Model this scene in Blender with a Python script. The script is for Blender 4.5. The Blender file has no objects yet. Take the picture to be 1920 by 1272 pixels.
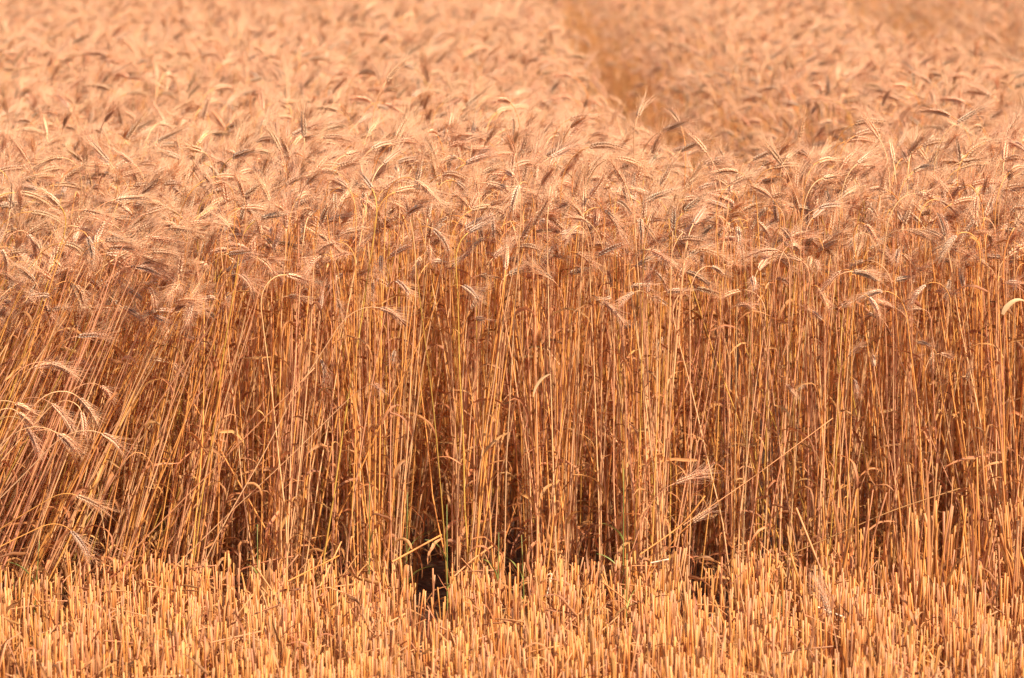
import bpy, math, random
import numpy as np
from mathutils import Matrix, Vector, Quaternion

R = math.radians
SC = bpy.context.scene
COL = SC.collection

# ------------------------------------------------------------------ camera, sky, sun, exposure
CAM = Vector((0.0, -7.0, 1.41)); FPX = 7000.0; PITCH = R(6.73)
cd = bpy.data.cameras.new('camera'); cam = bpy.data.objects.new('camera', cd); COL.objects.link(cam)
cam.location = CAM; cam.rotation_euler = (R(90) - PITCH, 0, 0)
cd.sensor_width = 36; cd.lens = 36 * FPX / 1920; cd.clip_start = 0.1; cd.clip_end = 3000
cd.dof.use_dof = True; cd.dof.focus_distance = 7.05; cd.dof.aperture_fstop = 7.0
SC.camera = cam

SUN_EL, SUN_AZ = 48.0, 127.0          # azimuth clockwise from +y (camera looks along +y): sun on the right, a little behind the camera
world = bpy.data.worlds.new('World'); SC.world = world; world.use_nodes = True
wn = world.node_tree; bg = wn.nodes['Background']
sky = wn.nodes.new('ShaderNodeTexSky'); sky.sky_type = 'NISHITA'; sky.sun_disc = False
sky.sun_elevation = R(SUN_EL); sky.sun_rotation = R(SUN_AZ); sky.dust_density = 2.5; sky.air_density = 1.0; sky.ozone_density = 0.6
wn.links.new(sky.outputs[0], bg.inputs[0]); bg.inputs[1].default_value = 0.10
sd = bpy.data.lights.new('sun', 'SUN'); sun = bpy.data.objects.new('sun', sd); COL.objects.link(sun)
sd.energy = 5.0; sd.angle = R(0.53); sd.color = (1.0, 0.85, 0.69)
e, a = R(SUN_EL), R(SUN_AZ)
sdir = Vector((math.cos(e) * math.sin(a), math.cos(e) * math.cos(a), math.sin(e)))
sun.rotation_euler = sdir.to_track_quat('Z', 'Y').to_euler(); sun.location = (4, -6, 8)
SC.view_settings.view_transform = 'Standard'; SC.view_settings.look = 'None'
SC.view_settings.gamma = 1.0; SC.view_settings.use_curve_mapping = False; SC.view_settings.exposure = 0.80
SC.cycles.max_bounces = 8; SC.cycles.diffuse_bounces = 6; SC.cycles.glossy_bounces = 2
SC.cycles.transmission_bounces = 6; SC.cycles.caustics_reflective = False

rng = np.random.default_rng(20240611)
random.seed(7)

# ------------------------------------------------------------------ picture <-> place
def ray_point(px, py, y_world):
    """the point of the field seen at pixel (px, py) of the 1920 px photograph at depth y_world"""
    cx, cz = (px - 960) / FPX, -(py - 636) / FPX
    dy = math.cos(PITCH) + cz * math.sin(PITCH); dz = -math.sin(PITCH) + cz * math.cos(PITCH)
    k = (y_world - CAM.y) / dy
    return Vector((cx * k, y_world, CAM.z + dz * k))

def to_px(P):
    P = np.asarray(P, float).reshape(-1, 3) - np.array(CAM)
    f = P[:, 1] * math.cos(PITCH) - P[:, 2] * math.sin(PITCH)
    u = P[:, 1] * math.sin(PITCH) + P[:, 2] * math.cos(PITCH)
    return np.stack([960 + FPX * P[:, 0] / f, 636 - FPX * u / f, f], 1)

# ------------------------------------------------------------------ materials
def plant_material(name, col, col2, dark, rough=0.5, transl=0.0, spec=0.4, vary=0.22, streak=220.0, warm=0.10):
    """col/col2: the two tones the material wanders between; dark: tone of joints and stained ends (vertex attribute 'mark')"""
    m = bpy.data.materials.new(name); m.use_nodes = True
    n = m.node_tree; n.nodes.clear(); N = n.nodes.new; L = n.links.new
    out = N('ShaderNodeOutputMaterial')
    tc = N('ShaderNodeTexCoord'); mp = N('ShaderNodeMapping'); mp.inputs['Scale'].default_value = (streak, streak, streak * 0.06)
    L(tc.outputs['Object'], mp.inputs[0])
    nz = N('ShaderNodeTexNoise'); nz.inputs['Scale'].default_value = 1.0; nz.inputs['Detail'].default_value = 3
    L(mp.outputs[0], nz.inputs['Vector'])
    big = N('ShaderNodeTexNoise'); big.inputs['Scale'].default_value = 9.0; big.inputs['Detail'].default_value = 2
    oi = N('ShaderNodeObjectInfo')
    off = N('ShaderNodeVectorMath'); off.operation = 'ADD'
    sc = N('ShaderNodeMath'); sc.operation = 'MULTIPLY'; sc.inputs[1].default_value = 37.0
    L(oi.outputs['Random'], sc.inputs[0]); L(tc.outputs['Object'], off.inputs[0]); L(sc.outputs[0], off.inputs[1])
    L(off.outputs[0], big.inputs['Vector'])
    f = N('ShaderNodeMath'); f.operation = 'MULTIPLY_ADD'; f.inputs[1].default_value = 0.9
    L(nz.outputs['Fac'], f.inputs[0]);
    g = N('ShaderNodeMath'); g.operation = 'MULTIPLY_ADD'; g.inputs[1].default_value = 1.2; g.inputs[2].default_value = -0.55
    L(big.outputs['Fac'], g.inputs[0]); L(g.outputs[0], f.inputs[2])
    mx = N('ShaderNodeMix'); mx.data_type = 'RGBA'; mx.clamp_factor = True
    L(f.outputs[0], mx.inputs[0]); mx.inputs[6].default_value = (*col, 1); mx.inputs[7].default_value = (*col2, 1)
    at = N('ShaderNodeAttribute'); at.attribute_name = 'mark'
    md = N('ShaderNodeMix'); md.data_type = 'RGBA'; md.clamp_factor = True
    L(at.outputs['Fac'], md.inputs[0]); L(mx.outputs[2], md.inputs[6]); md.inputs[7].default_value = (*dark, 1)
    hs = N('ShaderNodeHueSaturation')
    mr = N('ShaderNodeMapRange'); mr.inputs[3].default_value = 1 - vary; mr.inputs[4].default_value = 1 + vary
    L(oi.outputs['Random'], mr.inputs[0]); L(mr.outputs[0], hs.inputs['Value'])
    rw = N('ShaderNodeMath'); rw.operation = 'FRACT'; r2 = N('ShaderNodeMath'); r2.operation = 'MULTIPLY'; r2.inputs[1].default_value = 17.31
    L(oi.outputs['Random'], r2.inputs[0]); L(r2.outputs[0], rw.inputs[0])
    mh = N('ShaderNodeMapRange'); mh.inputs[3].default_value = 0.5 - warm * 0.12; mh.inputs[4].default_value = 0.5 + warm * 0.14
    L(rw.outputs[0], mh.inputs[0]); L(mh.outputs[0], hs.inputs['Hue'])
    L(md.outputs[2], hs.inputs['Color'])
    b = N('ShaderNodeBsdfPrincipled'); b.inputs['Roughness'].default_value = rough
    b.inputs['Specular IOR Level'].default_value = spec
    L(hs.outputs[0], b.inputs['Base Color'])
    if transl > 0:
        tr = N('ShaderNodeBsdfTranslucent'); L(hs.outputs[0], tr.inputs['Color'])
        ms = N('ShaderNodeMixShader'); ms.inputs[0].default_value = transl
        L(b.outputs[0], ms.inputs[1]); L(tr.outputs[0], ms.inputs[2]); L(ms.outputs[0], out.inputs['Surface'])
    else:
        L(b.outputs[0], out.inputs['Surface'])
    return m

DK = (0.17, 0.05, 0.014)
STEM = {
    'golden': plant_material('straw_golden', (0.88, 0.43, 0.125), (0.76, 0.31, 0.075), DK, 0.42, 0.12, warm=.05),
    'pinkish': plant_material('straw_pinkish', (0.80, 0.41, 0.205), (0.68, 0.30, 0.13), DK, 0.48, 0.12, warm=.05),
    'pale': plant_material('straw_pale', (0.87, 0.54, 0.27), (0.78, 0.41, 0.17), DK, 0.42, 0.12, warm=.05),
    'greenish': plant_material('straw_greenish', (0.62, 0.40, 0.08), (0.62, 0.32, 0.07), DK, 0.45, 0.12, warm=.05),
}
STUB = {
    'golden': plant_material('stubble_golden', (0.71, 0.30, 0.072), (0.59, 0.215, 0.048), DK, 0.5, 0.18, warm=.05),
    'pinkish': plant_material('stubble_pinkish', (0.64, 0.30, 0.13), (0.52, 0.21, 0.085), DK, 0.55, 0.18, warm=.05),
    'pale': plant_material('stubble_pale', (0.73, 0.355, 0.135), (0.62, 0.26, 0.085), DK, 0.5, 0.18, warm=.05),
    'greenish': plant_material('stubble_greenish', (0.52, 0.36, 0.06), (0.60, 0.31, 0.06), DK, 0.5, 0.15, warm=.05),
}
EAR = plant_material('ear_husk', (0.78, 0.49, 0.29), (0.62, 0.355, 0.20), (0.90, 0.62, 0.38), 0.55, 0.18, vary=0.22, warm=.05)
EARG = plant_material('ear_husk_grey', (0.62, 0.43, 0.29), (0.49, 0.32, 0.20), (0.80, 0.58, 0.40), 0.6, 0.1, vary=0.30, warm=.05)
AWN = plant_material('awn_bristle', (0.92, 0.62, 0.385), (0.89, 0.575, 0.345), (0.90, 0.59, 0.36), 0.5, 0.48, vary=0.06, warm=.04)
LEAF = plant_material('dry_leaf', (0.68, 0.335, 0.125), (0.44, 0.18, 0.06), (0.22, 0.07, 0.024), 0.6, 0.30, vary=0.3, streak=90)
LEAFP = plant_material('bleached_leaf', (0.80, 0.52, 0.30), (0.72, 0.42, 0.22), (0.5, 0.25, 0.11), 0.55, 0.3, vary=0.08, streak=90)
GREEN = plant_material('weed_green', (0.20, 0.27, 0.06), (0.36, 0.35, 0.09), (0.12, 0.16, 0.04), 0.5, 0.2)
WHITE = plant_material('straw_bleached', (0.90, 0.72, 0.52), (0.82, 0.58, 0.36), DK, 0.4, 0.1, vary=0.06)

def soil_material():
    m = bpy.data.materials.new('soil'); m.use_nodes = True; n = m.node_tree; b = n.nodes['Principled BSDF']; N = n.nodes.new; L = n.links.new
    tc = N('ShaderNodeTexCoord'); nz = N('ShaderNodeTexNoise'); nz.inputs['Scale'].default_value = 26; nz.inputs['Detail'].default_value = 9
    L(tc.outputs['Object'], nz.inputs['Vector'])
    cr = N('ShaderNodeValToRGB'); cr.color_ramp.elements[0].position = 0.3; cr.color_ramp.elements[0].color = (0.045, 0.019, 0.008, 1)
    cr.color_ramp.elements[1].position = 0.75; cr.color_ramp.elements[1].color = (0.16, 0.072, 0.030, 1)
    L(nz.outputs['Fac'], cr.inputs[0]); L(cr.outputs[0], b.inputs['Base Color']); b.inputs['Roughness'].default_value = 0.95
    bp = N('ShaderNodeBump'); bp.inputs['Strength'].default_value = 0.7; bp.inputs['Distance'].default_value = 0.03
    L(nz.outputs['Fac'], bp.inputs['Height']); L(bp.outputs[0], b.inputs['Normal'])
    return m

# ------------------------------------------------------------------ ground, one sheet to the horizon
def ground():
    xs = np.concatenate([[-1500, -400, -100, -30, -12], np.linspace(-6, 6, 121), [12, 30, 100, 400, 1500]])
    ys = np.concatenate([[-600, -100, -30, -12], np.linspace(-6, 14, 161), [30, 80, 200, 600, 2000]])
    X, Y = np.meshgrid(xs, ys); r = np.random.default_rng(5)
    near = (np.abs(X) < 6.01) & (Y > -6.01) & (Y < 14.01)
    Z = np.where(near, r.normal(0, 0.006, X.shape), 0.0) - 0.004
    nx, ny = len(xs), len(ys)
    v = np.stack([X.ravel(), Y.ravel(), Z.ravel()], 1).tolist()
    f = [(j * nx + i, j * nx + i + 1, (j + 1) * nx + i + 1, (j + 1) * nx + i) for j in range(ny - 1) for i in range(nx - 1)]
    me = bpy.data.meshes.new('ground'); me.from_pydata(v, [], f); me.materials.append(soil_material())
    me.polygons.foreach_set('use_smooth', [True] * len(f))
    o = bpy.data.objects.new('ground', me); o['kind'] = 'structure'; COL.objects.link(o)
ground()

# ------------------------------------------------------------------ mesh building
class Geo:
    def __init__(s): s.v, s.f, s.m, s.a = [], [], [], []
    def add(s, verts, faces, mark, mat=0):
        o = len(s.v); s.v += [tuple(p) for p in verts]; s.a += list(mark)
        s.f += [tuple(i + o for i in f) for f in faces]; s.m += [mat] * len(faces)
    def mesh(s, name, mats):
        me = bpy.data.meshes.new(name); me.from_pydata(s.v, [], s.f)
        for m in mats: me.materials.append(m)
        me.polygons.foreach_set('material_index', s.m); me.polygons.foreach_set('use_smooth', [True] * len(s.f))
        at = me.attributes.new('mark', 'FLOAT', 'POINT'); at.data.foreach_set('value', s.a); me.update()
        return me
    def join(s, other, mat):
        s.add(other.v, other.f, other.a, mat)

def frames(P):
    P = np.asarray(P, float); T = np.gradient(P, axis=0); T /= np.linalg.norm(T, axis=1)[:, None] + 1e-12
    ref = np.array([0, 1.0, 0]) if abs(T[0][1]) < 0.9 else np.array([1.0, 0, 0])
    U = np.zeros_like(P); V = np.zeros_like(P); u = ref
    for i in range(len(P)):
        u = u - T[i] * np.dot(u, T[i]); u /= np.linalg.norm(u) + 1e-12; U[i] = u; V[i] = np.cross(T[i], u)
    return T, U, V

def tube(g, P, rad, sides=5, mark=None, mat=0, closed_top=True, wall=None):
    P = np.asarray(P, float); n = len(P); T, U, V = frames(P); mark = mark if mark is not None else [0] * n
    ang = np.arange(sides) * 2 * math.pi / sides; vs, ms, fs = [], [], []
    for i in range(n):
        for q in ang:
            vs.append(P[i] + rad[i] * (math.cos(q) * U[i] + math.sin(q) * V[i])); ms.append(mark[i])
    for i in range(n - 1):
        for k in range(sides):
            k2 = (k + 1) % sides; fs.append((i * sides + k, i * sides + k2, (i + 1) * sides + k2, (i + 1) * sides + k))
    if wall:                                   # hollow cut end: rim turned in and the bore going down
        b = len(vs)
        for dz, rr, mk in ((0, wall, 0.25), (-0.012, wall, 0.85)):
            for q in ang: vs.append(P[-1] + T[-1] * dz + rad[-1] * rr * (math.cos(q) * U[-1] + math.sin(q) * V[-1])); ms.append(mk)
        t = (n - 1) * sides
        for k in range(sides):
            k2 = (k + 1) % sides; fs += [(t + k, t + k2, b + k2, b + k), (b + k, b + k2, b + sides + k2, b + sides + k)]
    elif closed_top:
        fs.append(tuple((n - 1) * sides + k for k in range(sides)))
    g.add(vs, fs, ms, mat)

def spike(g, base, d, side, length, r0, bend, mark=(0, 0, 0), mat=0):
    """a bristle: three-sided, bent a little, ending in a point"""
    d = d / np.linalg.norm(d); w = np.cross(d, side); w /= np.linalg.norm(w) + 1e-9; s2 = np.cross(w, d)
    mid = base + d * length * 0.5; tip = base + d * length + bend
    vs = []
    for c, r in ((base, r0), (mid, r0 * 0.72)):
        for q in (0, 2.094, 4.189): vs.append(c + r * (math.cos(q) * w + math.sin(q) * s2))
    vs.append(tip)
    g.add(vs, [(0, 1, 4, 3), (1, 2, 5, 4), (2, 0, 3, 5), (3, 4, 6), (4, 5, 6), (5, 3, 6)], [mark[0]] * 3 + [mark[1]] * 3 + [mark[2]], mat)

def husk(g, base, d, up, length, w, h, mat=0):
    """one spikelet scale: a plump pointed body, paler towards its tip"""
    d = d / np.linalg.norm(d); s = np.cross(d, up); s /= np.linalg.norm(s) + 1e-9; n = np.cross(s, d)
    vs = [base]; ms = [0.0]
    for t, k, mk in ((0.30, 1.0, 0.1), (0.68, 0.72, 0.45)):
        c = base + d * length * t
        for q in range(4):
            a_ = q * math.pi / 2; vs.append(c + k * (math.cos(a_) * w * s + math.sin(a_) * h * n)); ms.append(mk)
    vs.append(base + d * length); ms.append(1.0)
    fs = [(0, 2, 1), (0, 3, 2), (0, 4, 3), (0, 1, 4)]
    for q in range(4): q2 = (q + 1) % 4; fs += [(1 + q, 1 + q2, 5 + q2, 5 + q), (5 + q, 5 + q2, 9)]
    g.add(vs, fs, ms, mat)

def ribbon(g, P, width, normal0, twist, fold=0.25, mat=0, mark=None):
    P = np.asarray(P, float); n = len(P); T, U, V = frames(P); vs, fs, ms = [], [], []
    for i in range(n):
        q = normal0 + twist * i / (n - 1); s = math.cos(q) * U[i] + math.sin(q) * V[i]; nn = np.cross(T[i], s); w = width[i]
        vs += [P[i] - s * w, P[i] + nn * w * fold, P[i] + s * w]; mk = mark[i] if mark is not None else 0; ms += [mk, mk * 0.6, mk]
    for i in range(n - 1):
        for k in range(2): b = i * 3 + k; fs.append((b, b + 1, b + 4, b + 3))
    g.add(vs, fs, ms, mat)

def leaf_geo(r, origin, az, length, w, rise, droop, wav):
    n = 9; th = rise; p = np.array(origin, float); P = [p.copy()]; ds = length / (n - 1)
    for i in range(1, n):
        th += droop / (n - 1) * (0.5 + 1.0 * i / n) + r.normal(0, wav); az += r.normal(0, wav * 0.9)
        p = p + ds * np.array([math.sin(th) * math.cos(az), math.sin(th) * math.sin(az), math.cos(th)]); P.append(p.copy())
    t = np.linspace(0, 1, n); W = w * np.minimum(1, 0.55 + 2.5 * t) * (1 - t ** 2.2) + 0.0003
    g = Geo(); ribbon(g, P, W, r.uniform(0, 6.28), r.normal(0, 2.2), 0.35 + r.uniform(0, 0.5), mark=np.clip(r.normal(0.1, 0.3) + t * 0.4, 0, 1))
    return g

# ------------------------------------------------------------------ wheat variants: stem, ear (rachis > spikelets, awns), leaves
def make_variant(i, nod=None, height=None, n_leaves=None, awn_scale=1.0, tone=None):
    r = np.random.default_rng(1000 + i)
    u = r.uniform()
    if nod is None:
        nod = r.uniform(5, 40) if u < 0.16 else r.uniform(50, 110) if u < 0.58 else r.uniform(110, 158)
    nod = R(nod); H = height or r.normal(0.800, 0.042); earL = r.uniform(0.036, 0.063); neck = r.uniform(0.045, 0.12)
    n1, n2, n3 = 15, 8, 9
    ts = np.concatenate([np.linspace(0, 1, n1) * (H - neck), H - neck + np.linspace(0, 1, n2 + 1)[1:] * neck])
    bow, ph = r.normal(0, R(2.6)), r.uniform(0, 6.28); th_neck = nod * r.uniform(0.72, 0.96)
    def theta(s):
        b = bow * math.sin(s / H * 3.0 + ph) + R(1.5) * math.sin(s * 23 + ph)
        return b + (th_neck * ((s - (H - neck)) / neck) ** 1.5 if s > H - neck else 0)
    side = r.normal(0, 0.012); nodes = [q_ * H / 0.8 for q_ in (r.uniform(0.07, 0.13), r.uniform(0.22, 0.32), r.uniform(0.42, 0.56))]; kink = [r.normal(0, R(2.2)) for _ in nodes]
    theta0 = theta; theta = lambda s: theta0(s) + sum(k_ for k_, n_ in zip(kink, nodes) if s > n_) * (1 if s < H - neck else max(0, (H - s) / neck))
    P = [np.array([0, 0, -0.012])]
    for k in range(1, len(ts)):
        s = (ts[k] + ts[k - 1]) / 2; th = theta(s); ds = ts[k] - ts[k - 1]
        P.append(P[-1] + ds * np.array([math.sin(th), side * math.cos(s * 7 + ph) * 2, math.cos(th)]))
    P = np.array(P); 
    # extra rings at the joints
    Q, rad, mk = [], [], []; r0 = r.uniform(0.00125, 0.00185)
    allS = np.unique(np.concatenate([ts] + [[n - .005, n - 0.0015, n + 0.0015, n + .005] for n in nodes]))
    stain = r.uniform(0, 0.35)
    for s in allS:
        Q.append([np.interp(s, ts, P[:, c]) for c in range(3)])
        isn = any(abs(s - n) < 0.002 for n in nodes)
        rr = r0 * (1 - 0.48 * (s / H) ** 1.3); rad.append(rr * (1.30 if isn else 1.0)); mk.append(0.75 if isn else stain * max(0, 1 - s / 0.25))
    gs = Geo(); tube(gs, Q, rad, 6, mk)
    # ear axis
    E = [P[-1]]; th0 = theta(H - 1e-6); ds = earL / n3; th1 = nod
    for k in range(n3):
        th = th0 + (th1 - th0) * (k + 0.5) / n3 * 1.1; E.append(E[-1] + ds * np.array([math.sin(th), 0, math.cos(th)]))
    E = np.array(E); T, U, V = frames(E); roll = r.uniform(0, math.pi)
    gr = Geo(); tube(gr, E, [0.0009] * n3 + [0.0004], 5)
    hair = r.uniform(0.75, 1.2); gk, ga = Geo(), Geo(); ns = int(round(earL / 0.0052)); fat = r.uniform(0.62, 0.80)
    for k in range(2 * ns):
        t = (k + 0.3) / (2 * ns); x = t * n3; i0 = min(int(x), n3 - 1); fr = x - i0
        c = E[i0] * (1 - fr) + E[min(i0 + 1, n3)] * fr; tt = T[i0]
        sd_ = math.cos(roll) * U[i0] + math.sin(roll) * V[i0]; dp = np.cross(tt, sd_); sg = 1 if k % 2 else -1
        size = (0.75 + 0.5 * math.sin(min(1, t * 1.15 + 0.12) * math.pi)) * fat
        for fl, off in ((0, -1), (1, 1)):
            d = tt + sg * sd_ * r.uniform(0.28, 0.42) + dp * off * r.uniform(0.18, 0.34)
            bb = c + sg * sd_ * 0.0009 + dp * off * 0.0009
            husk(gk, bb, d, dp, 0.0112 * size, 0.0021 * size, 0.0019 * size)
            dn = d / np.linalg.norm(d)
            da = tt + sg * sd_ * r.uniform(0.10, 0.42) + dp * off * r.uniform(0.02, 0.38)
            L_ = r.uniform(0.026, 0.050) * hair * (0.8 + 0.4 * (1 - t)) * awn_scale
            spike(ga, bb + dn * 0.0098 * size, da, dp, L_, 0.00036, (sg * sd_ + dp * off) * r.uniform(0, 0.007) + r.normal(0, 0.002, 3), (0.0, 0.2, 0.5))
            if fl == 0 and r.uniform() < 0.8:
                spike(ga, bb + dn * 0.008 * size, tt + r.normal(0, 0.22, 3), dp, L_ * 0.8, 0.00034, r.normal(0, 0.004, 3), (0, 0.2, 0.5))
    leaves = []
    nl = n_leaves if n_leaves is not None else r.choice([1, 2, 3, 4], p=[0.25, 0.40, 0.23, 0.12])
    for k in range(nl):
        s = nodes[k % 3] + r.uniform(0.0, 0.14); o_ = [np.interp(s, ts, P[:, c]) for c in range(3)]
        leaves.append(leaf_geo(r, o_, r.uniform(0, 6.28), r.uniform(0.04, 0.14), r.uniform(0.0014, 0.0038), R(r.uniform(10, 90)), R(r.uniform(60, 190)), 0.22))
    tone = tone or r.choice(['golden', 'pinkish', 'pale', 'greenish'], p=[0.48, 0.29, 0.20, 0.03])
    lm = LEAFP if r.uniform() < 0.03 else LEAF
    em = EARG if r.uniform() < 0.3 else EAR
    return dict(stem=gs.mesh('stem', [STEM[tone]]), rachis=gr.mesh('ear', [STEM['pinkish']]), spikelets=gk.mesh('spikelets', [em]), em=em,
                awns=ga.mesh('awns', [AWN]), leaves=[l.mesh('leaf', [lm]) for l in leaves], tone=tone, nod=math.degrees(nod),
                geo=(gs, gr, gk, ga, leaves), line=P, ear=E, pale_leaf=lm is LEAFP, H=H)

NV = 36
VAR = [make_variant(i) for i in range(NV)]

def combined(v, name):
    g = Geo(); gs, gr, gk, ga, lv = v['geo']; g.join(gs, 0); g.join(gr, 0); g.join(gk, 1); g.join(ga, 2)
    for l in lv: g.join(l, 3)
    me = g.mesh(name, [STEM[v['tone']], v['em'], AWN, LEAFP if v['pale_leaf'] else LEAF]); return bpy.data.objects.new(name, me)

# ------------------------------------------------------------------ where things grow
SLOPE = -0.0275                                       # drill rows and wheel tracks run almost straight away from the camera
def edge_y(x):                                        # line where the combine stopped, in metres
    px = 960 + x * 1000
    k = [-800, 0, 60, 150, 240, 420, 640, 760, 800, 840, 900, 1060, 1100, 1160, 1280, 1335, 1385, 1420, 1600, 1700, 1800, 1920, 2700]
    v = [-.12, -.10, -.08, 0.0, .08, .04, .03, .02, .16, .05, .08, .06, .15, .03, .02, .10, -.03, .10, .09, .18, .14, .05, .0]
    return np.interp(px, k, v)
HOLES = [(-0.160, 0.042, 0.95), (0.002, 0.022, 0.9), (0.385, 0.036, 0.5), (-0.40, 0.016, 0.4), (0.195, 0.014, 0.35), (-0.60, 0.018, 0.4), (-0.84, 0.020, 0.4)]

def lean_field(x, y):
    """degrees of lean to the right (towards +x): the left end of the edge has been pushed over"""
    px = 960 + x * 1000
    return np.interp(px, [-300, 0, 150, 300, 420, 600, 1150, 1500, 1920], [25, 22, 17, 9, 4.5, 1.8, 0.5, 0.5, -1.0]) * np.clip(1 - (y - 0.25) / 0.5, 0.12, 1)

def track_1(y):                                       # left and right sides of the two wheel tracks
    l = np.interp(y, [0.8, 1.43, 2.4, 3.6, 5.15, 7.2, 14.7, 36], [.62, .545, .46, .395, .35, .322, .288, .15]) - 0.06
    return l, l + np.interp(y, [0.85, 1.4, 3, 5, 36], [0, .50, .48, .42, .36])
def track_2(y):
    l = np.interp(y, [5.3, 6.3, 6.8, 10.2, 14.7, 36], [1.84, 1.71, 1.66, 1.74, 1.94, 2.3]) - 0.10
    return l, l + np.interp(y, [4.8, 5.8], [0, .68])
def grow_wheat():
    rows = []
    # near part: drill rows
    dens = 1050.0; sp = 0.175
    def batch(n, x0, x1, y0, y1, rowed):
        x = rng.uniform(x0, x1, n); y = rng.uniform(y0, y1, n)
        if rowed:
            c = np.round(x / sp - 0.5) + 0.5; c = c * sp - SLOPE * 0
            x = c + rng.normal(0, 0.041, n) + SLOPE * y
        return x, y
    W = 1.75
    x, y = batch(int(dens * 2 * W * 1.3), -W, W, -0.2, 1.1, True)
    keep = y > edge_y(x) + rng.normal(0, 0.018, len(x))
    for hx, hw, hd in HOLES:
        keep &= ~((np.abs(x - hx) < hw * (1 - 0.4 * (y / hd).clip(0, 1))) & (y < hd))
    rows.append((x[keep], y[keep]))
    ya = 1.1
    for yb, de in ((3.0, 680), (6.0, 600), (11.0, 500), (19.0, 400), (32.0, 250)):
        w = 0.1372 * (yb + 7) + 0.9; n = int(de * 2 * w * (yb - ya)); x, y = batch(n, -w, w, ya, yb, False); rows.append((x, y)); ya = yb
    x = np.concatenate([r_[0] for r_ in rows]); y = np.concatenate([r_[1] for r_ in rows])
    n1 = rng.normal(0, 0.012, len(x)) + 0.015 * np.sin(y * 2.1)
    l1, r1 = track_1(y); l2, r2 = track_2(y)
    thin = rng.uniform(size=len(x)) < 0.55
    keep = ~((x + n1 > l1) & (x + n1 < np.where(thin, l1 + 0.85 * (r1 - l1), r1))) & ~((x + n1 > l2) & (x + n1 < np.where(thin, l2 + 0.85 * (r2 - l2), r2)))
    return x[keep], y[keep]

WX, WY = grow_wheat(); NW = len(WX)
lean = lean_field(WX, WY) + rng.normal(0, 3.4, NW); wild = rng.uniform(size=NW) < 0.07; lean[wild] += rng.normal(0, 11, wild.sum())
leany = rng.normal(0, 3.0, NW) - 2.0 * (WY < 0.3)
lean += 4.5 * np.sin(WX * 3.7 + 1.3 * np.sin(WY * 2.2)) * np.sin(WY * 3.1 + WX) * np.clip(WY - .3, 0, 1)      # towards (-) or away (+)
phi = np.where(rng.uniform(size=NW) < 0.55, rng.normal(-0.55, 0.9, NW), rng.uniform(-math.pi, math.pi, NW))
scl = rng.normal(1.0, 0.045, NW) * (1 + 0.03 * np.sin(WX * 1.9 + 1) * np.sin(WY * 0.9)) * (1 + 0.025 * np.sin(WX * 7.0 + WY * 3 + 2 * np.sin(WY * 1.7)) * np.sin(WY * 4.3 + WX * 2) * np.clip(WY, 0, 1))
scl = np.where((WY < 0.22) & (rng.uniform(size=NW) < 0.35), scl * rng.uniform(0.84, 0.97, NW), scl)
scl = np.where((WX > 0.5) & (WY < 0.26) & (rng.uniform(size=NW) < 0.28), scl * rng.uniform(0.55, 0.95, NW), scl)
vid = rng.integers(0, NV, NW)
for tr in (track_1, track_2):                         # beside the wheel tracks the plants stand clear and nod away from them
    l_, r_ = tr(WY)
    m = (WX < l_) & (WX > l_ - 0.17) & (WY > 0.9); phi[m] = math.pi + rng.normal(0, 0.8, m.sum()); lean[m] = -2.5 + 0.6 * lean[m]
    m = (WX > l_) & (WX < r_ + 0.14) & (WY > 0.9); k_ = ((WX - r_ + 0.04) / 0.18).clip(0, 1)
    phi[m] = rng.normal(math.pi + .5, 0.9, m.sum()); lean[m] += 1.0; scl[m] *= (0.80 + 0.20 * k_[m]) * rng.uniform(0.90, 1.04, m.sum())
m = (WX < track_1(WY)[0]) & (WX > track_1(WY)[0] - 0.40) & (WY > 0.7) & (WY < 3.8); scl[m] = np.minimum(scl[m] * 0.93, 0.97)
def quat(phi_, lean_x, lean_y):
    q = Quaternion((0, 1, 0), R(lean_x)) @ Quaternion((1, 0, 0), R(-lean_y)); return q @ Quaternion((0, 0, 1), phi_)

# which 285 plants show largest: a depth buffer over the stems and ears of the front metre
def visible_pixels(lines, W=480, Hh=318):
    """lines: list of (points Nx3, half width m). returns how many cells of a coarse picture each one owns"""
    buf = np.full((Hh, W), 1e9); own = np.full((Hh, W), -1, int); k = W / 1920.0
    for i, (P, hw) in enumerate(lines):
        q = to_px(P); q[:, :2] *= k
        for a_, b_ in zip(q[:-1], q[1:]):
            n = int(max(abs(b_[0] - a_[0]), abs(b_[1] - a_[1]))) + 2; t = np.linspace(0, 1, n)
            X = a_[0] + (b_[0] - a_[0]) * t; Y = a_[1] + (b_[1] - a_[1]) * t; D = a_[2] + (b_[2] - a_[2]) * t
            xi, yi = X.astype(int), Y.astype(int); ok = (xi >= 0) & (xi < W) & (yi >= 0) & (yi < Hh)
            xi, yi, D = xi[ok], yi[ok], D[ok]; m = D < buf[yi, xi]; buf[yi[m], xi[m]] = D[m]; own[yi[m], xi[m]] = i
    cnt = np.bincount(own[own >= 0], minlength=len(lines)); return cnt

def wheat_world(i):
    v = VAR[vid[i]]; q = quat(phi[i], lean[i], leany[i]); M = np.array(q.to_matrix()) * scl[i]
    base = np.array([WX[i], WY[i], 0]); return v['line'] @ M.T + base, v['ear'] @ M.T + base

cand = np.where((WY < 1.0) & (np.abs(WX) < 1.35))[0]
lines = []
for i in cand:
    S_, E_ = wheat_world(i); lines.append((S_, .002)); lines.append((E_, .006))
cnt = visible_pixels(lines); score = cnt[0::2] + 3.0 * cnt[1::2]
N_HERO = 256
order = np.argsort(-score)[:N_HERO]; heroes = [int(cand[k]) for k in order if score[k] > 0]

# ------------------------------------------------------------------ linking helpers
def link(name, data, parent=None):
    o = bpy.data.objects.new(name, data); COL.objects.link(o); o.parent = parent; return o

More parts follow.
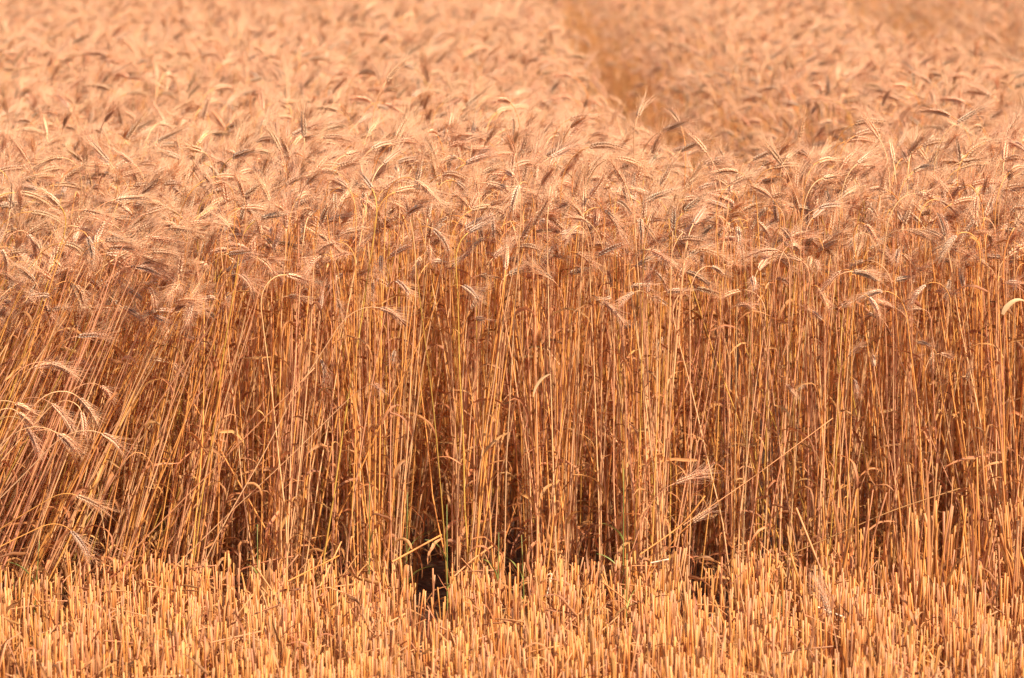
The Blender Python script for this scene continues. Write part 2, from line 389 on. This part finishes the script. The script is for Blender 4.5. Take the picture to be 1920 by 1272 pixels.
def wheat_plant(v, loc, q, s, label, group='ripe wheat standing along the cut edge', leaf_label=None):
    t = link('wheat_plant', None); t.empty_display_size = 0.05
    t.location = loc; t.rotation_mode = 'QUATERNION'; t.rotation_quaternion = q; t.scale = (s, s, s)
    t['label'] = label; t['category'] = 'wheat plant'; t['group'] = group
    link('stem', v['stem'], t)
    e_ = link('ear', v['rachis'], t)
    k = link('spikelets', v['spikelets'], e_); k['kind'] = 'stuff'
    k = link('awns', v['awns'], e_); k['kind'] = 'stuff'
    for l in v['leaves']: link('leaf', l, t)
    return t

ANCH = [(-1e9, 'at left edge'), (110, 'in left leaning clump'), (300, 'right of leaning clump'),
        (470, 'left of dark gap'), (700, 'beside dark gap'), (860, 'by middle dark slot'),
        (1060, 'left of leaning pair'), (1180, 'behind leaning pair'), (1320, 'above dark edge corner'),
        (1430, 'above long fallen straw'), (1610, 'right of fallen straw'), (1790, 'at right edge')]
def anchor(px):
    return [t for x0, t in ANCH if px >= x0][-1]
ORD = ['leftmost', 'second from left', 'third from left', 'fourth from left', 'fifth from left', 'sixth from left', 'seventh from left', 'eighth from left', 'ninth from left', 'tenth from left',
       'eleventh from left', 'twelfth from left', 'thirteenth from left', 'fourteenth from left', 'fifteenth from left', 'sixteenth from left']
def number(recs):
    """recs: list of [key text, px, i]; adds an order word where several share the same words"""
    by = {}
    for r_ in recs: by.setdefault(r_[0], []).append(r_)
    out = {}
    for key, L_ in by.items():
        L_.sort(key=lambda z: z[1])
        for j, r_ in enumerate(L_):
            out[r_[2]] = key if len(L_) == 1 else key + ', ' + (('rightmost' if j == len(L_) - 1 else ORD[j]) if len(L_) > 2 else ('left one', 'right one')[j])
    return out

def ear_pose(E_):
    e0, e1 = to_px(E_[:1])[0], to_px(E_[-1:])[0]; dx, dy = e1[0] - e0[0], e1[1] - e0[1]
    ang = math.degrees(math.atan2(dx, dy)); side = 'right' if ang > 0 else 'left'      # 0 = tip straight down on the picture
    pose = 'ear hanging straight down' if abs(ang) < 28 else 'ear drooping ' + side if abs(ang) < 75 else 'level ear pointing ' + side if abs(ang) < 115 \
        else 'raised ear tilted ' + side if abs(ang) < 160 else 'ear pointing straight up'
    return ('ear turned end on' if math.hypot(dx, dy) < 20 else pose), e0[0], min(e0[1], e1[1])
recs = []
for i in heroes:
    pose, ex, top = ear_pose(wheat_world(i)[1]); h = 'tall ' if top < 425 else 'short ' if top > 520 else ''
    tone = {'golden': 'golden', 'pinkish': 'tan', 'pale': 'pale', 'greenish': 'yellow-green'}[VAR[vid[i]]['tone']]
    recs.append([f"{h}{tone} wheat, {pose}, {anchor(ex)}", ex, i])
labels = number(recs)
for i in heroes:
    wheat_plant(VAR[vid[i]], (WX[i], WY[i], 0), quat(phi[i], lean[i], leany[i]), scl[i], labels[i])

# ------------------------------------------------------------------ the rest of the crop: one mass
def scatter(name, X, Y, Z, QU, S_, IDX, protos, label, category, simple_protos=None):
    me = bpy.data.meshes.new(name); me.from_pydata(np.stack([X, Y, Z], 1).tolist(), [], [])
    a_ = me.attributes.new('rot', 'FLOAT_VECTOR', 'POINT'); a_.data.foreach_set('vector', np.array([tuple(q.to_euler()) for q in QU], dtype=np.float32).ravel())
    a_ = me.attributes.new('scl', 'FLOAT', 'POINT'); a_.data.foreach_set('value', np.asarray(S_, dtype=np.float32))
    a_ = me.attributes.new('pick', 'INT', 'POINT'); a_.data.foreach_set('value', np.asarray(IDX, dtype=np.int32))
    o = link(name, me); o['kind'] = 'stuff'; o['label'] = label; o['category'] = category
    pc = bpy.data.collections.new(name + '_kinds')
    for k, p in enumerate(protos): p.name = f'{name}_kind_{k:03d}'; pc.objects.link(p)
    ng = bpy.data.node_groups.new(name, 'GeometryNodeTree'); ng.interface.new_socket('Geometry', in_out='INPUT', socket_type='NodeSocketGeometry')
    ng.interface.new_socket('Geometry', in_out='OUTPUT', socket_type='NodeSocketGeometry')
    N = ng.nodes.new; L = ng.links.new; gi, go = N('NodeGroupInput'), N('NodeGroupOutput')
    ci = N('GeometryNodeCollectionInfo'); ci.inputs['Collection'].default_value = pc; ci.inputs['Separate Children'].default_value = True; ci.inputs['Reset Children'].default_value = True
    ip = N('GeometryNodeInstanceOnPoints'); ip.inputs['Pick Instance'].default_value = True
    def attr(nm, ty):
        n_ = N('GeometryNodeInputNamedAttribute'); n_.data_type = ty; n_.inputs['Name'].default_value = nm; return n_.outputs['Attribute']
    er = N('FunctionNodeEulerToRotation'); L(attr('rot', 'FLOAT_VECTOR'), er.inputs[0]); L(er.outputs[0], ip.inputs['Rotation'])
    L(attr('scl', 'FLOAT'), ip.inputs['Scale']); L(attr('pick', 'INT'), ip.inputs['Instance Index'])
    L(gi.outputs[0], ip.inputs['Points']); L(ci.outputs[0], ip.inputs['Instance']); L(ip.outputs[0], go.inputs[0])
    md = o.modifiers.new('scatter', 'NODES'); md.node_group = ng; return o

rest = np.setdiff1d(np.arange(NW), np.array(heroes))
scatter('standing_wheat', WX[rest], WY[rest], np.zeros(len(rest)), [quat(phi[i], lean[i], leany[i]) for i in rest], scl[rest], vid[rest],
        [combined(v, 'w') for v in VAR], 'dense standing crop of ripe bearded wheat behind the cut edge', 'wheat field')

# ------------------------------------------------------------------ stubble
def make_stub(i):
    r = np.random.default_rng(5000 + i); h = r.uniform(0.146, 0.170); g = Geo(); r0 = r.uniform(0.0012, 0.0019)
    bend = r.normal(0, 0.004); n = 6; zz = np.linspace(-0.012, h, n); P = np.stack([bend * (zz / h) ** 2, r.normal(0, 0.002) * (zz / h), zz], 1)
    nd = r.uniform(0.03, 0.11); mk = [0] * n; rad = [r0] * n
    zz2 = sorted(list(zz) + [nd - 0.004, nd, nd + 0.004]); P2 = [[np.interp(z, zz, P[:, c]) for c in range(3)] for z in zz2]
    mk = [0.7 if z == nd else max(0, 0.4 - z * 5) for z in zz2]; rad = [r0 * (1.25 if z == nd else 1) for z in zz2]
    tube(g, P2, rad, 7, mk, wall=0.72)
    tone = r.choice(['golden', 'pinkish', 'pale', 'greenish'], p=[0.52, 0.26, 0.18, 0.04]); sheath = None
    if r.uniform() < 0.5:
        az = r.uniform(0, 6.28); L_ = r.uniform(0.05, 0.10); z0 = nd
        PP = [[r0 * 1.1 * math.cos(az) + 0.010 * t ** 2 * math.cos(az), r0 * 1.1 * math.sin(az) + 0.010 * t ** 2 * math.sin(az), z0 + L_ * t] for t in np.linspace(0, 1, 5)]
        sheath = Geo(); ribbon(sheath, PP, [0.0026, 0.003, 0.0028, 0.002, 0.0006], az + 1.57, r.normal(0, 0.8), -0.5, mark=[0, 0, 0.1, 0.2, 0.4])
    elif r.uniform() < 0.4:
        sheath = leaf_geo(r, [0, 0, nd], r.uniform(0, 6.28), r.uniform(0.04, 0.09), 0.0024, R(20), R(r.uniform(60, 200)), 0.2)
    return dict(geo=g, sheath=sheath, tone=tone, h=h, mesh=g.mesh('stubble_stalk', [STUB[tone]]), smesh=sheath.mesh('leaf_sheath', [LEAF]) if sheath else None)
NS = 44
STUBS = [make_stub(i) for i in range(NS)]
def comb_stub(s):
    g = Geo(); g.join(s['geo'], 0)
    if s['sheath']: g.join(s['sheath'], 1)
    return bpy.data.objects.new('s', g.mesh('stub', [STUB[s['tone']], LEAF]))

n = int(1800 * 3.6 * 3.4); sx = rng.uniform(-1.8, 1.8, n); sy = rng.uniform(-3.2, 0.2, n)
c = (np.round(sx / 0.175 - 0.5) + 0.5) * 0.175; sx = c + rng.normal(0, 0.050, n) + SLOPE * sy
keep = sy < edge_y(sx) + rng.normal(0, 0.012, n)
for hx, hw, y0, dr in ((-0.160, 0.036, -0.50, .07), (0.010, 0.016, -0.14, .02), (0.375, 0.036, -0.34, .16), (0.070, 0.012, -0.24, .02), (0.195, 0.011, -.05, 0), (-0.395, 0.010, -.06, 0)):
    keep &= ~((np.abs(sx - hx + dr * sy) < hw) & (sy > y0) & (rng.uniform(size=len(sx)) < 0.90))
sx, sy = sx[keep], sy[keep]; NSB = len(sx)
sl = rng.normal(0, 2.6, NSB); w_ = rng.uniform(size=NSB) < 0.07; sl[w_] += rng.normal(0, 12, w_.sum()); sly = rng.normal(0, 3, NSB)
blk = rng.normal(0, 0.055, (64, 64)); hf = 1 + blk[(np.floor(sx / 0.085 + 0.35 * np.sin(sy * 8)).astype(int)) % 64, (np.floor(sy / 0.13 + 0.4 * np.sin(sx * 11)).astype(int)) % 64] + 0.03 * np.sin(sx * 7.1 - sy * 9) - 0.14 * (rng.uniform(size=NSB) < .16); sph = rng.uniform(-3.14, 3.14, NSB); ss = rng.normal(1.0, 0.045, NSB) * hf * np.interp(sx, [-1, .1, .5, 1.2], [1, 1, 1.04, 1.10])
tallm = (sx > 0.55) & (sy > -0.32) & (rng.uniform(size=NSB) < 0.30 * ((sx - .5) / .3).clip(0, 1)); ss[tallm] *= rng.uniform(1.1, 2.1, tallm.sum()); sl[tallm] += rng.normal(0, 6, tallm.sum())
sv = rng.integers(0, NS, NSB)
cand = np.where((sy > -1.35) & (np.abs(sx) < 1.1))[0]; lines = []
for i in cand:
    q = quat(sph[i], sl[i], sly[i]); tipv = np.array(q @ Vector((0, 0, STUBS[sv[i]]['h']))) * ss[i]; b0 = np.array([sx[i], sy[i], 0]); lines.append((np.array([b0, b0 + tipv]), .002))
cnt = visible_pixels(lines, 640, 424); order = np.argsort(-cnt)[:296]; sh = [int(cand[k]) for k in order if cnt[k] > 0]
recs = []
for i in sh:
    q = quat(sph[i], sl[i], sly[i]); st = STUBS[sv[i]]; tip = np.array(q @ Vector((0, 0, st['h']))) * ss[i] + np.array([sx[i], sy[i], 0]); t0, t1 = to_px(tip[None])[0], to_px(np.array([[sx[i], sy[i], 0]]))[0]
    row = 'back row' if sy[i] > -0.12 else 'second row' if sy[i] > -0.38 else 'middle rows' if sy[i] > -0.68 else 'front rows'
    an = math.degrees(math.atan2(t0[0] - t1[0], t1[1] - t0[1])); ln = 'leaning left ' if an < -3.5 else 'leaning right ' if an > 3.5 else ''
    hh = tip[2]; hw_ = 'tall ' if hh > 0.175 else 'short ' if hh < 0.145 else ''
    an_ = anchor(t0[0]).replace('behind', 'below').replace('above', 'below').replace('in left leaning', 'below left leaning')
    tn = {'golden': 'golden', 'pinkish': 'tan', 'pale': 'pale', 'greenish': 'greenish'}[st['tone']]
    recs.append([f"{hw_}{tn} cut stub {ln}in {row} {an_}", t0[0], i])
sl_lab = number(recs)
for i in sh:
    st = STUBS[sv[i]]; o = link('stubble_stalk', st['mesh']); o.location = (sx[i], sy[i], 0); o.rotation_mode = 'QUATERNION'; o.rotation_quaternion = quat(sph[i], sl[i], sly[i]); s_ = ss[i]
    o.scale = (1, 1, s_); o['label'] = sl_lab[i]; o['category'] = 'stubble stalk'; o['group'] = 'cut stubble stalks in front of the standing wheat'
    if st['smesh']: link('leaf_sheath', st['smesh'], o)
rest = np.setdiff1d(np.arange(NSB), np.array(sh))
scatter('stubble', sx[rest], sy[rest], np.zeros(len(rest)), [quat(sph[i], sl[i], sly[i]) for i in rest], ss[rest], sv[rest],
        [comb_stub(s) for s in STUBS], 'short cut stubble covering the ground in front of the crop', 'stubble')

# ------------------------------------------------------------------ litter: chaff, broken straw and leaf scraps among the stubble
def litter_proto(i):
    r = np.random.default_rng(9000 + i); g = Geo()
    if i % 2 == 0:
        L_ = r.uniform(0.03, 0.11); P = [[-L_ / 2, 0, 0], [0, r.normal(0, .003), r.uniform(0, .004)], [L_ / 2, 0, 0]]; tube(g, P, [0.0014] * 3, 5, [0, .1, 0]); m = [STUB['pale'] if i % 4 else STUB['pinkish']]
    else:
        g = leaf_geo(r, [0, 0, 0], 0, r.uniform(0.04, 0.10), r.uniform(.0018, .0036), R(70), R(r.uniform(20, 160)), 0.25); m = [LEAF]
    return bpy.data.objects.new('l', g.mesh('litter', m))
n = 11000; lx = rng.uniform(-1.6, 1.6, n); ly = rng.uniform(-2.4, 0.35, n); lz = rng.uniform(0.004, 1, n) ** 1.1 * 0.155
ok_ = np.ones(n, bool)                                 # little lies in the dark gaps between the drill rows
for hx, hw, y0, dr in ((-0.158, 0.06, -0.52, .07), (0.010, 0.03, -0.14, .02), (0.375, 0.05, -0.34, .16)):
    ok_ &= ~((np.abs(lx - hx + dr * ly) < hw) & (ly > y0))
lx, ly, lz = lx[ok_], ly[ok_], lz[ok_]; n = len(lx)
lq = [Quaternion((0, 0, 1), rng.uniform(-3.14, 3.14)) @ Quaternion((0, 1, 0), rng.normal(0, 0.45 + 2.0 * z)) for z in lz]
scatter('straw_litter', lx, ly, lz, lq, rng.uniform(0.7, 1.2, n), rng.integers(0, 12, n), [litter_proto(i) for i in range(12)],
        'broken straw, chaff and shrivelled leaves lying among the stubble', 'straw litter')

# ------------------------------------------------------------------ single things the eye finds
def straw(name, pts, r0, mat, label, category='loose straw', group=None, wall=0.7, taper=0.9):
    """pts: (pixel x, pixel y, depth) of the straw's bends; it stands, leans or lies at that place"""
    P = np.array([tuple(ray_point(*p)) for p in pts]); t = np.linspace(0, 1, len(P)); tt = np.linspace(0, 1, 4 * len(P))
    Q = np.stack([np.interp(tt, t, P[:, c_]) for c_ in range(3)], 1)
    if len(P) > 2:
        for _ in range(3): Q[1:-1] = (Q[:-2] + 2 * Q[1:-1] + Q[2:]) / 4
    o0 = Q[0].copy(); g = Geo(); rad = r0 * (1 - (1 - taper) * tt); mk = [0] * len(tt); mk[len(tt) // 2] = 0.6; tube(g, Q - o0, rad, 6, mk, wall=wall)
    o = link(name, g.mesh(name, [mat])); o.location = o0; o['label'] = label; o['category'] = category
    if group: o['group'] = group
    return o
SG, SP, SK, SW = STUB['golden'], STUB['pale'], STUB['pinkish'], WHITE
straw('loose_straw', [(735, 1054, -.04), (828, 1003, .02)], .0021, SG, 'golden broken straw slanting across the top of the dark gap')
straw('loose_straw', [(1281, 985, -.06), (1405, 901, -.02), (1562, 784, .04)], .0010, SK, 'long pale straw slanting up across the standing stalks right of centre')
straw('loose_straw', [(1477, 1042, -.05), (1580, 998, -.04), (1673, 957, -.03), (1800, 916, 0)], .0013, LEAF, 'long thin brown straw arching over the stubble towards the right edge')
straw('loose_straw', [(1493, 953, -.10), (1530, 1045, -.16), (1572, 1157, -.22)], .0022, SP, 'long thick pale straw tilted left over the stubble right of centre')
straw('loose_straw', [(1533, 1139, -.35), (1599, 1164, -.35)], .0021, SW, 'short bleached straw lying nearly level below the long pale straw')
straw('loose_straw', [(1372, 1095, -.2), (1400, 1065, -.2)], .0014, SK, 'short tan straw propped at the dark corner in the edge')
straw('loose_straw', [(1220, 1056, -.1), (1254, 1049, -.1)], .0017, SW, 'tiny bleached straw caught flat on the stubble tops')
straw('loose_straw', [(708, 1211, -.55), (756, 1229, -.52)], .0018, SP, 'pale straw lying in the front stubble left of centre')
straw('loose_straw', [(833, 1213, -.55), (876, 1237, -.56)], .0018, SW, 'bleached straw slanting down in front stubble near the centre')
straw('loose_straw', [(833, 1255, -.66), (852, 1263, -.66)], .0016, SW, 'small bleached straw scrap at the bottom near the centre')
straw('loose_straw', [(672, 1146, -.38), (726, 1178, -.37)], .0017, SP, 'pale straw slanting down below the dark gap')
straw('loose_straw', [(1277, 1267, -.72), (1340, 1259, -.70)], .0021, SW, 'bleached straw lying flat at the bottom edge')
straw('loose_straw', [(1375, 1170, -.42), (1415, 1185, -.41)], .0016, SK, 'thin tan straw lying in stubble below the dark corner')
straw('loose_straw', [(1735, 1160, -.45), (1800, 1232, -.55), (1850, 1272, -.60)], .0016, SP, 'pale straw fallen rightwards, topmost of the bundle at lower right')
straw('loose_straw', [(1762, 1140, -.42), (1858, 1262, -.58)], .0014, SG, 'golden straw fallen rightwards in the bundle at lower right')
straw('loose_straw', [(1720, 1242, -.62), (1790, 1278, -.66)], .0019, SG, 'golden straw low in the bundle at lower right, nearest the bottom')
straw('loose_straw', [(1640, 1206, -.5), (1600, 1130, -.45)], .0014, SK, 'tan straw tilted left between fallen straw and the lower right bundle')
straw('loose_straw', [(1810, 1060, -.15), (1826, 1028, -.15)], .0022, SK, 'stout tan broken straw tilted right in back stubble near right edge')
straw('loose_straw', [(1600, 1085, -.2), (1648, 1150, -.25)], .0013, SG, 'thin golden straw tilted left beside the bleached leaf scrap')
straw('loose_straw', [(118, 1150, -.35), (140, 1185, -.33)], .0016, SP, 'short pale straw in the stubble near the left edge')
straw('loose_straw', [(540, 1090, -.2), (636, 1042, -.1)], .0014, SG, 'thin golden straw slanting up left of the dark gap')
straw('loose_straw', [(600, 1100, -.15), (640, 1016, -.05)], .0015, SP, 'pale straw leaning right over back stubble left of the dark gap')
straw('loose_straw', [(1024, 1080, -.1), (1037, 1073, -.1), (1024, 1120, -.12)], .0012, SW, 'bent bleached straw scrap below the narrow dark slot')
straw('loose_straw', [(1200, 1040, -.05), (1280, 985, .0), (1322, 930, .02)], .0015, SG, 'golden straw leaning right beside the leaning pair of stalks')
straw('loose_straw', [(336, 1272, -.7), (342, 1212, -.68)], .0017, SW, 'bleached upright straw at bottom left')
straw('loose_straw', [(60, 1195, -.5), (150, 1160, -.45)], .0012, SK, 'thin tan straw lying in stubble at lower left')
straw('loose_straw', [(420, 1215, -.6), (480, 1180, -.55)], .0013, SP, 'thin pale straw propped in lower left stubble')
straw('loose_straw', [(1120, 1190, -.5), (1160, 1155, -.45)], .0014, SK, 'tan straw propped in stubble below the leaning pair')
straw('loose_straw', [(945, 1150, -.4), (1000, 1185, -.42)], .0013, SG, 'thin golden straw slanting down in stubble at the centre')

straw('loose_straw', [(236, 1046, -.06), (400, 880, -.05), (590, 690, -.03)], .0013, SK, 'long thin tan straw slanting up across the left stalks')
def scrap(px, py, d, L_, w, az, rise, droop, mat, label, seed, name='dry_leaf', cat='dry leaf'):
    r = np.random.default_rng(seed); p = ray_point(px, py, d); g = leaf_geo(r, [0, 0, 0], az, L_, w, R(rise), R(droop), .06)
    o = link(name, g.mesh(name, [mat])); o.location = p; o['label'] = label; o['category'] = cat; return o
scrap(1645, 1158, -.36, .045, .004, 2.9, -15, 20, LEAFP, 'bright bleached leaf scrap standing in the stubble right of centre', 1)
scrap(1000, 745, -.01, .06, .0045, .4, 5, 60, LEAFP, 'curled leaf with a bleached tip on the standing stalks at the centre', 2)
scrap(1880, 590, -.02, .06, .005, .3, 5, 120, LEAFP, 'pale leaf bent over near the right edge among the ears', 3)
scrap(258, 690, -.03, .06, .004, 2.6, 5, 190, LEAFP, 'hooked pale leaf on the leaning stalks at left', 4)
scrap(772, 1030, -.0, .07, .003, 2.8, 5, 230, LEAF, 'hooked brown leaf curling over left of the dark gap', 5)
scrap(880, 1040, -.0, .07, .0035, .2, 20, 200, LEAF, 'hooked brown leaf curling over right of the dark gap', 6)
scrap(240, 925, -.04, .08, .0022, 1.2, 175, 20, LEAFP, 'pale leaf hanging straight down on the left stalks', 7)
scrap(1030, 1018, -.0, .05, .005, 1.0, -10, 20, LEAF, 'broad brown leaf piece beside the narrow dark slot', 8)
scrap(1850, 1180, -.45, .05, .006, .4, 60, 90, LEAF, 'curled dark brown leaf in the stubble at lower right', 9)
scrap(1350, 1060, -.08, .07, .003, 3.1, 40, 120, LEAF, 'tan leaf hooked over the dark corner in the edge', 10)

# green shoots: weeds between the stalks
GS = [(690, 1120, 905, 0.0), (757, 1130, 925, .01), (838, 1100, 948, .02), (1171, 1090, 880, 0.0), (935, 1110, 1000, -.03), (983, 1100, 1005, .02), (1173, 1230, 1040, -.4), (758, 1262, 1210, -.6),
      (1820, 1200, 1080, -.2), (1789, 1250, 1165, -.4), (488, 1110, 985, -.04), (62, 1150, 1015, -.1), (1471, 1180, 1120, -.3), (20, 1150, 1085, -.1), (1905, 1190, 1090, -.1)]
GL = ['on standing stalks left of the dark gap', 'beside the dark gap on its left', 'above right of the dark gap', 'behind the leaning pair of stalks', 'left of the narrow dark slot', 'in the narrow dark slot',
      'in stubble below the leaning pair', 'at the bottom below the dark gap', 'in back stubble near the right edge', 'in front stubble near the right edge', 'in the stubble left of centre',
      'in the stubble near the left edge', 'beside the long fallen pale straw', 'at the left edge of the stubble', 'at the right edge of the stubble']
for k, (px, y0, y1, d) in enumerate(GS):
    b0 = ray_point(px + rng.normal(0, 3), y0, d); t1 = ray_point(px + rng.normal(0, 9), y1, d); b0.z = -0.01
    P = np.array([[b0.x + (t1.x - b0.x) * t, d + 0.01 * t * t, b0.z + (t1.z - b0.z) * t] for t in np.linspace(0, 1, 6)]); g = Geo(); o0 = P[0].copy()
    tube(g, P - o0, np.linspace(.0014, .0006, 6), 5, [0.2] * 6); root = link('grass_weed', None); root.location = o0; root.empty_display_size = .03
    root['label'] = 'thin green grass shoot ' + GL[k]; root['category'] = 'grass weed'; root['group'] = 'green weed shoots among the stalks'
    link('stem', g.mesh('stem', [GREEN]), root); r = np.random.default_rng(700 + k)
    for q in range(2):
        lg = leaf_geo(r, P[2 + q] - o0, r.uniform(0, 6.28), r.uniform(.04, .08), .0016, R(20), R(60), .06); link('leaf', lg.mesh('leaf', [GREEN]), root)

# wheat that stands out: pushed over, hanging into view or sticking up
def special(px, py, d, lean_, leany_, ph, s, label, seed, nod, tone='golden', nl=1, H=None):
    v = make_variant(seed, nod=nod, tone=tone, n_leaves=nl, height=H)
    p = ray_point(px, py, d); wheat_plant(v, (p.x, p.y, 0.0), quat(ph, lean_, leany_), s, label, 'wheat pushed over or standing out from the edge')
special(1458, 1204, .20, 0.5, 0, 0, 1.0, 'tallest wheat with its straight ear sticking up above the rest', 201, 6, 'pinkish', 1, .86)
special(300, 1204, -.02, 27, 0, .1, 1.0, 'golden wheat leaning right near the foot of the left clump', 204, 100, 'pale', 2, .80)
special(1135, 1204, -.02, 29, 0, .2, 1.0, 'lower wheat of the leaning pair with its awns catching light', 205, 30, 'golden', 1, .30)
special(1118, 1204, 0.0, 25, 0, -.2, 1.0, 'upper wheat of the leaning pair right of centre', 206, 45, 'pinkish', 1, .36)
special(-270, 1204, -.20, 31, -3, .2, 1.0, 'bent wheat whose ear hangs in from the left edge, highest', 207, 120, 'pale', 0, .70)
special(-300, 1204, -.22, 36, -2, -.2, 1.0, 'bent wheat whose drooping ear hangs in at the left edge, middle', 208, 110, 'pinkish', 0, .68)
special(-330, 1204, -.18, 42, -3, .1, 1.0, 'bent wheat whose level ear hangs in at the left edge', 209, 100, 'pale', 0, .66)
special(-300, 1204, -.10, 40, 0, -.3, 1.0, 'bent wheat with its ear dangling by the dark stalks at left', 210, 140, 'pale', 1, .70)
special(-420, 1204, -.16, 58, 0, .1, 1.0, 'nearly flat wheat poking its fanned awns in at the left', 211, 62, 'golden', 0, .66)
special(-480, 1204, -.20, 68, 0, -.1, 1.0, 'flattened wheat lying just above the stubble at the left edge', 212, 84, 'golden', 0, .68)
special(-210, 1204, -.10, 33, 0, .6, 1.0, 'wheat with a greyish drooping ear over the leaning stalks', 213, 125, 'pinkish', 0, .68)
special(-60, 1204, -.08, 23, 0, .3, 1.0, 'front wheat of the dark leaning clump, ear drooping right', 214, 95, 'pinkish', 1, .82)
special(-20, 1204, -.09, 22, 0, -.2, 1.0, 'wheat in the dark leaning clump with a level ear', 215, 80, 'pinkish', 1, .84)
special(1585, 1204, -.80, -3, 0, 2.9, 1.0, 'short out-of-focus wheat in the front stubble at lower right', 216, 20, 'pinkish', 0, .22)
bunch = []; r = np.random.default_rng(31)                # a bunch of pushed-over plants whose ears crowd together at the upper left
for k in range(13):
    v = make_variant(220 + k, nod=r.uniform(30, 95), tone='pinkish', n_leaves=1, height=r.uniform(.84, .95), awn_scale=1.25); ln = r.uniform(19, 26)
    p = Vector((ray_point(r.uniform(-130, 0), 1204, 0).x, r.uniform(-.09, .02), 0)); q = quat(r.normal(0, .5), ln, -2)
    pose, ex, top = ear_pose(v['ear'] @ np.array(q.to_matrix()).T + np.array(p)); bunch.append([f"wheat of the crowded {'upper' if top < 440 else 'lower'} ears at left, {pose}", ex, k, v, p, q])
bl = number([b[:3] for b in bunch])
for _, _, k, v, p, q in bunch: wheat_plant(v, p, q, 1.0, bl[k], 'wheat pushed over or standing out from the edge')
hang = []
for k in range(7):
    v = make_variant(260 + k, nod=r.uniform(95, 140), tone=['pale', 'pinkish'][k % 2], n_leaves=0, height=r.uniform(.62, .74), awn_scale=1.15); ln = r.uniform(30, 46)
    p = Vector((ray_point(r.uniform(-430, -270), 1204, 0).x, r.uniform(-.30, -.12), 0)); q = quat(r.normal(0, .4), ln, -2)
    pose, ex, top = ear_pose(v['ear'] @ np.array(q.to_matrix()).T + np.array(p)); hang.append([f"bent wheat among the tangle hanging in at far left, {pose}", ex, k, v, p, q])
hl = number([b[:3] for b in hang])
for _, ex, k, v, p, q in hang:
    if ex > 0: wheat_plant(v, p, q, 1.0, hl[k], 'wheat pushed over or standing out from the edge')
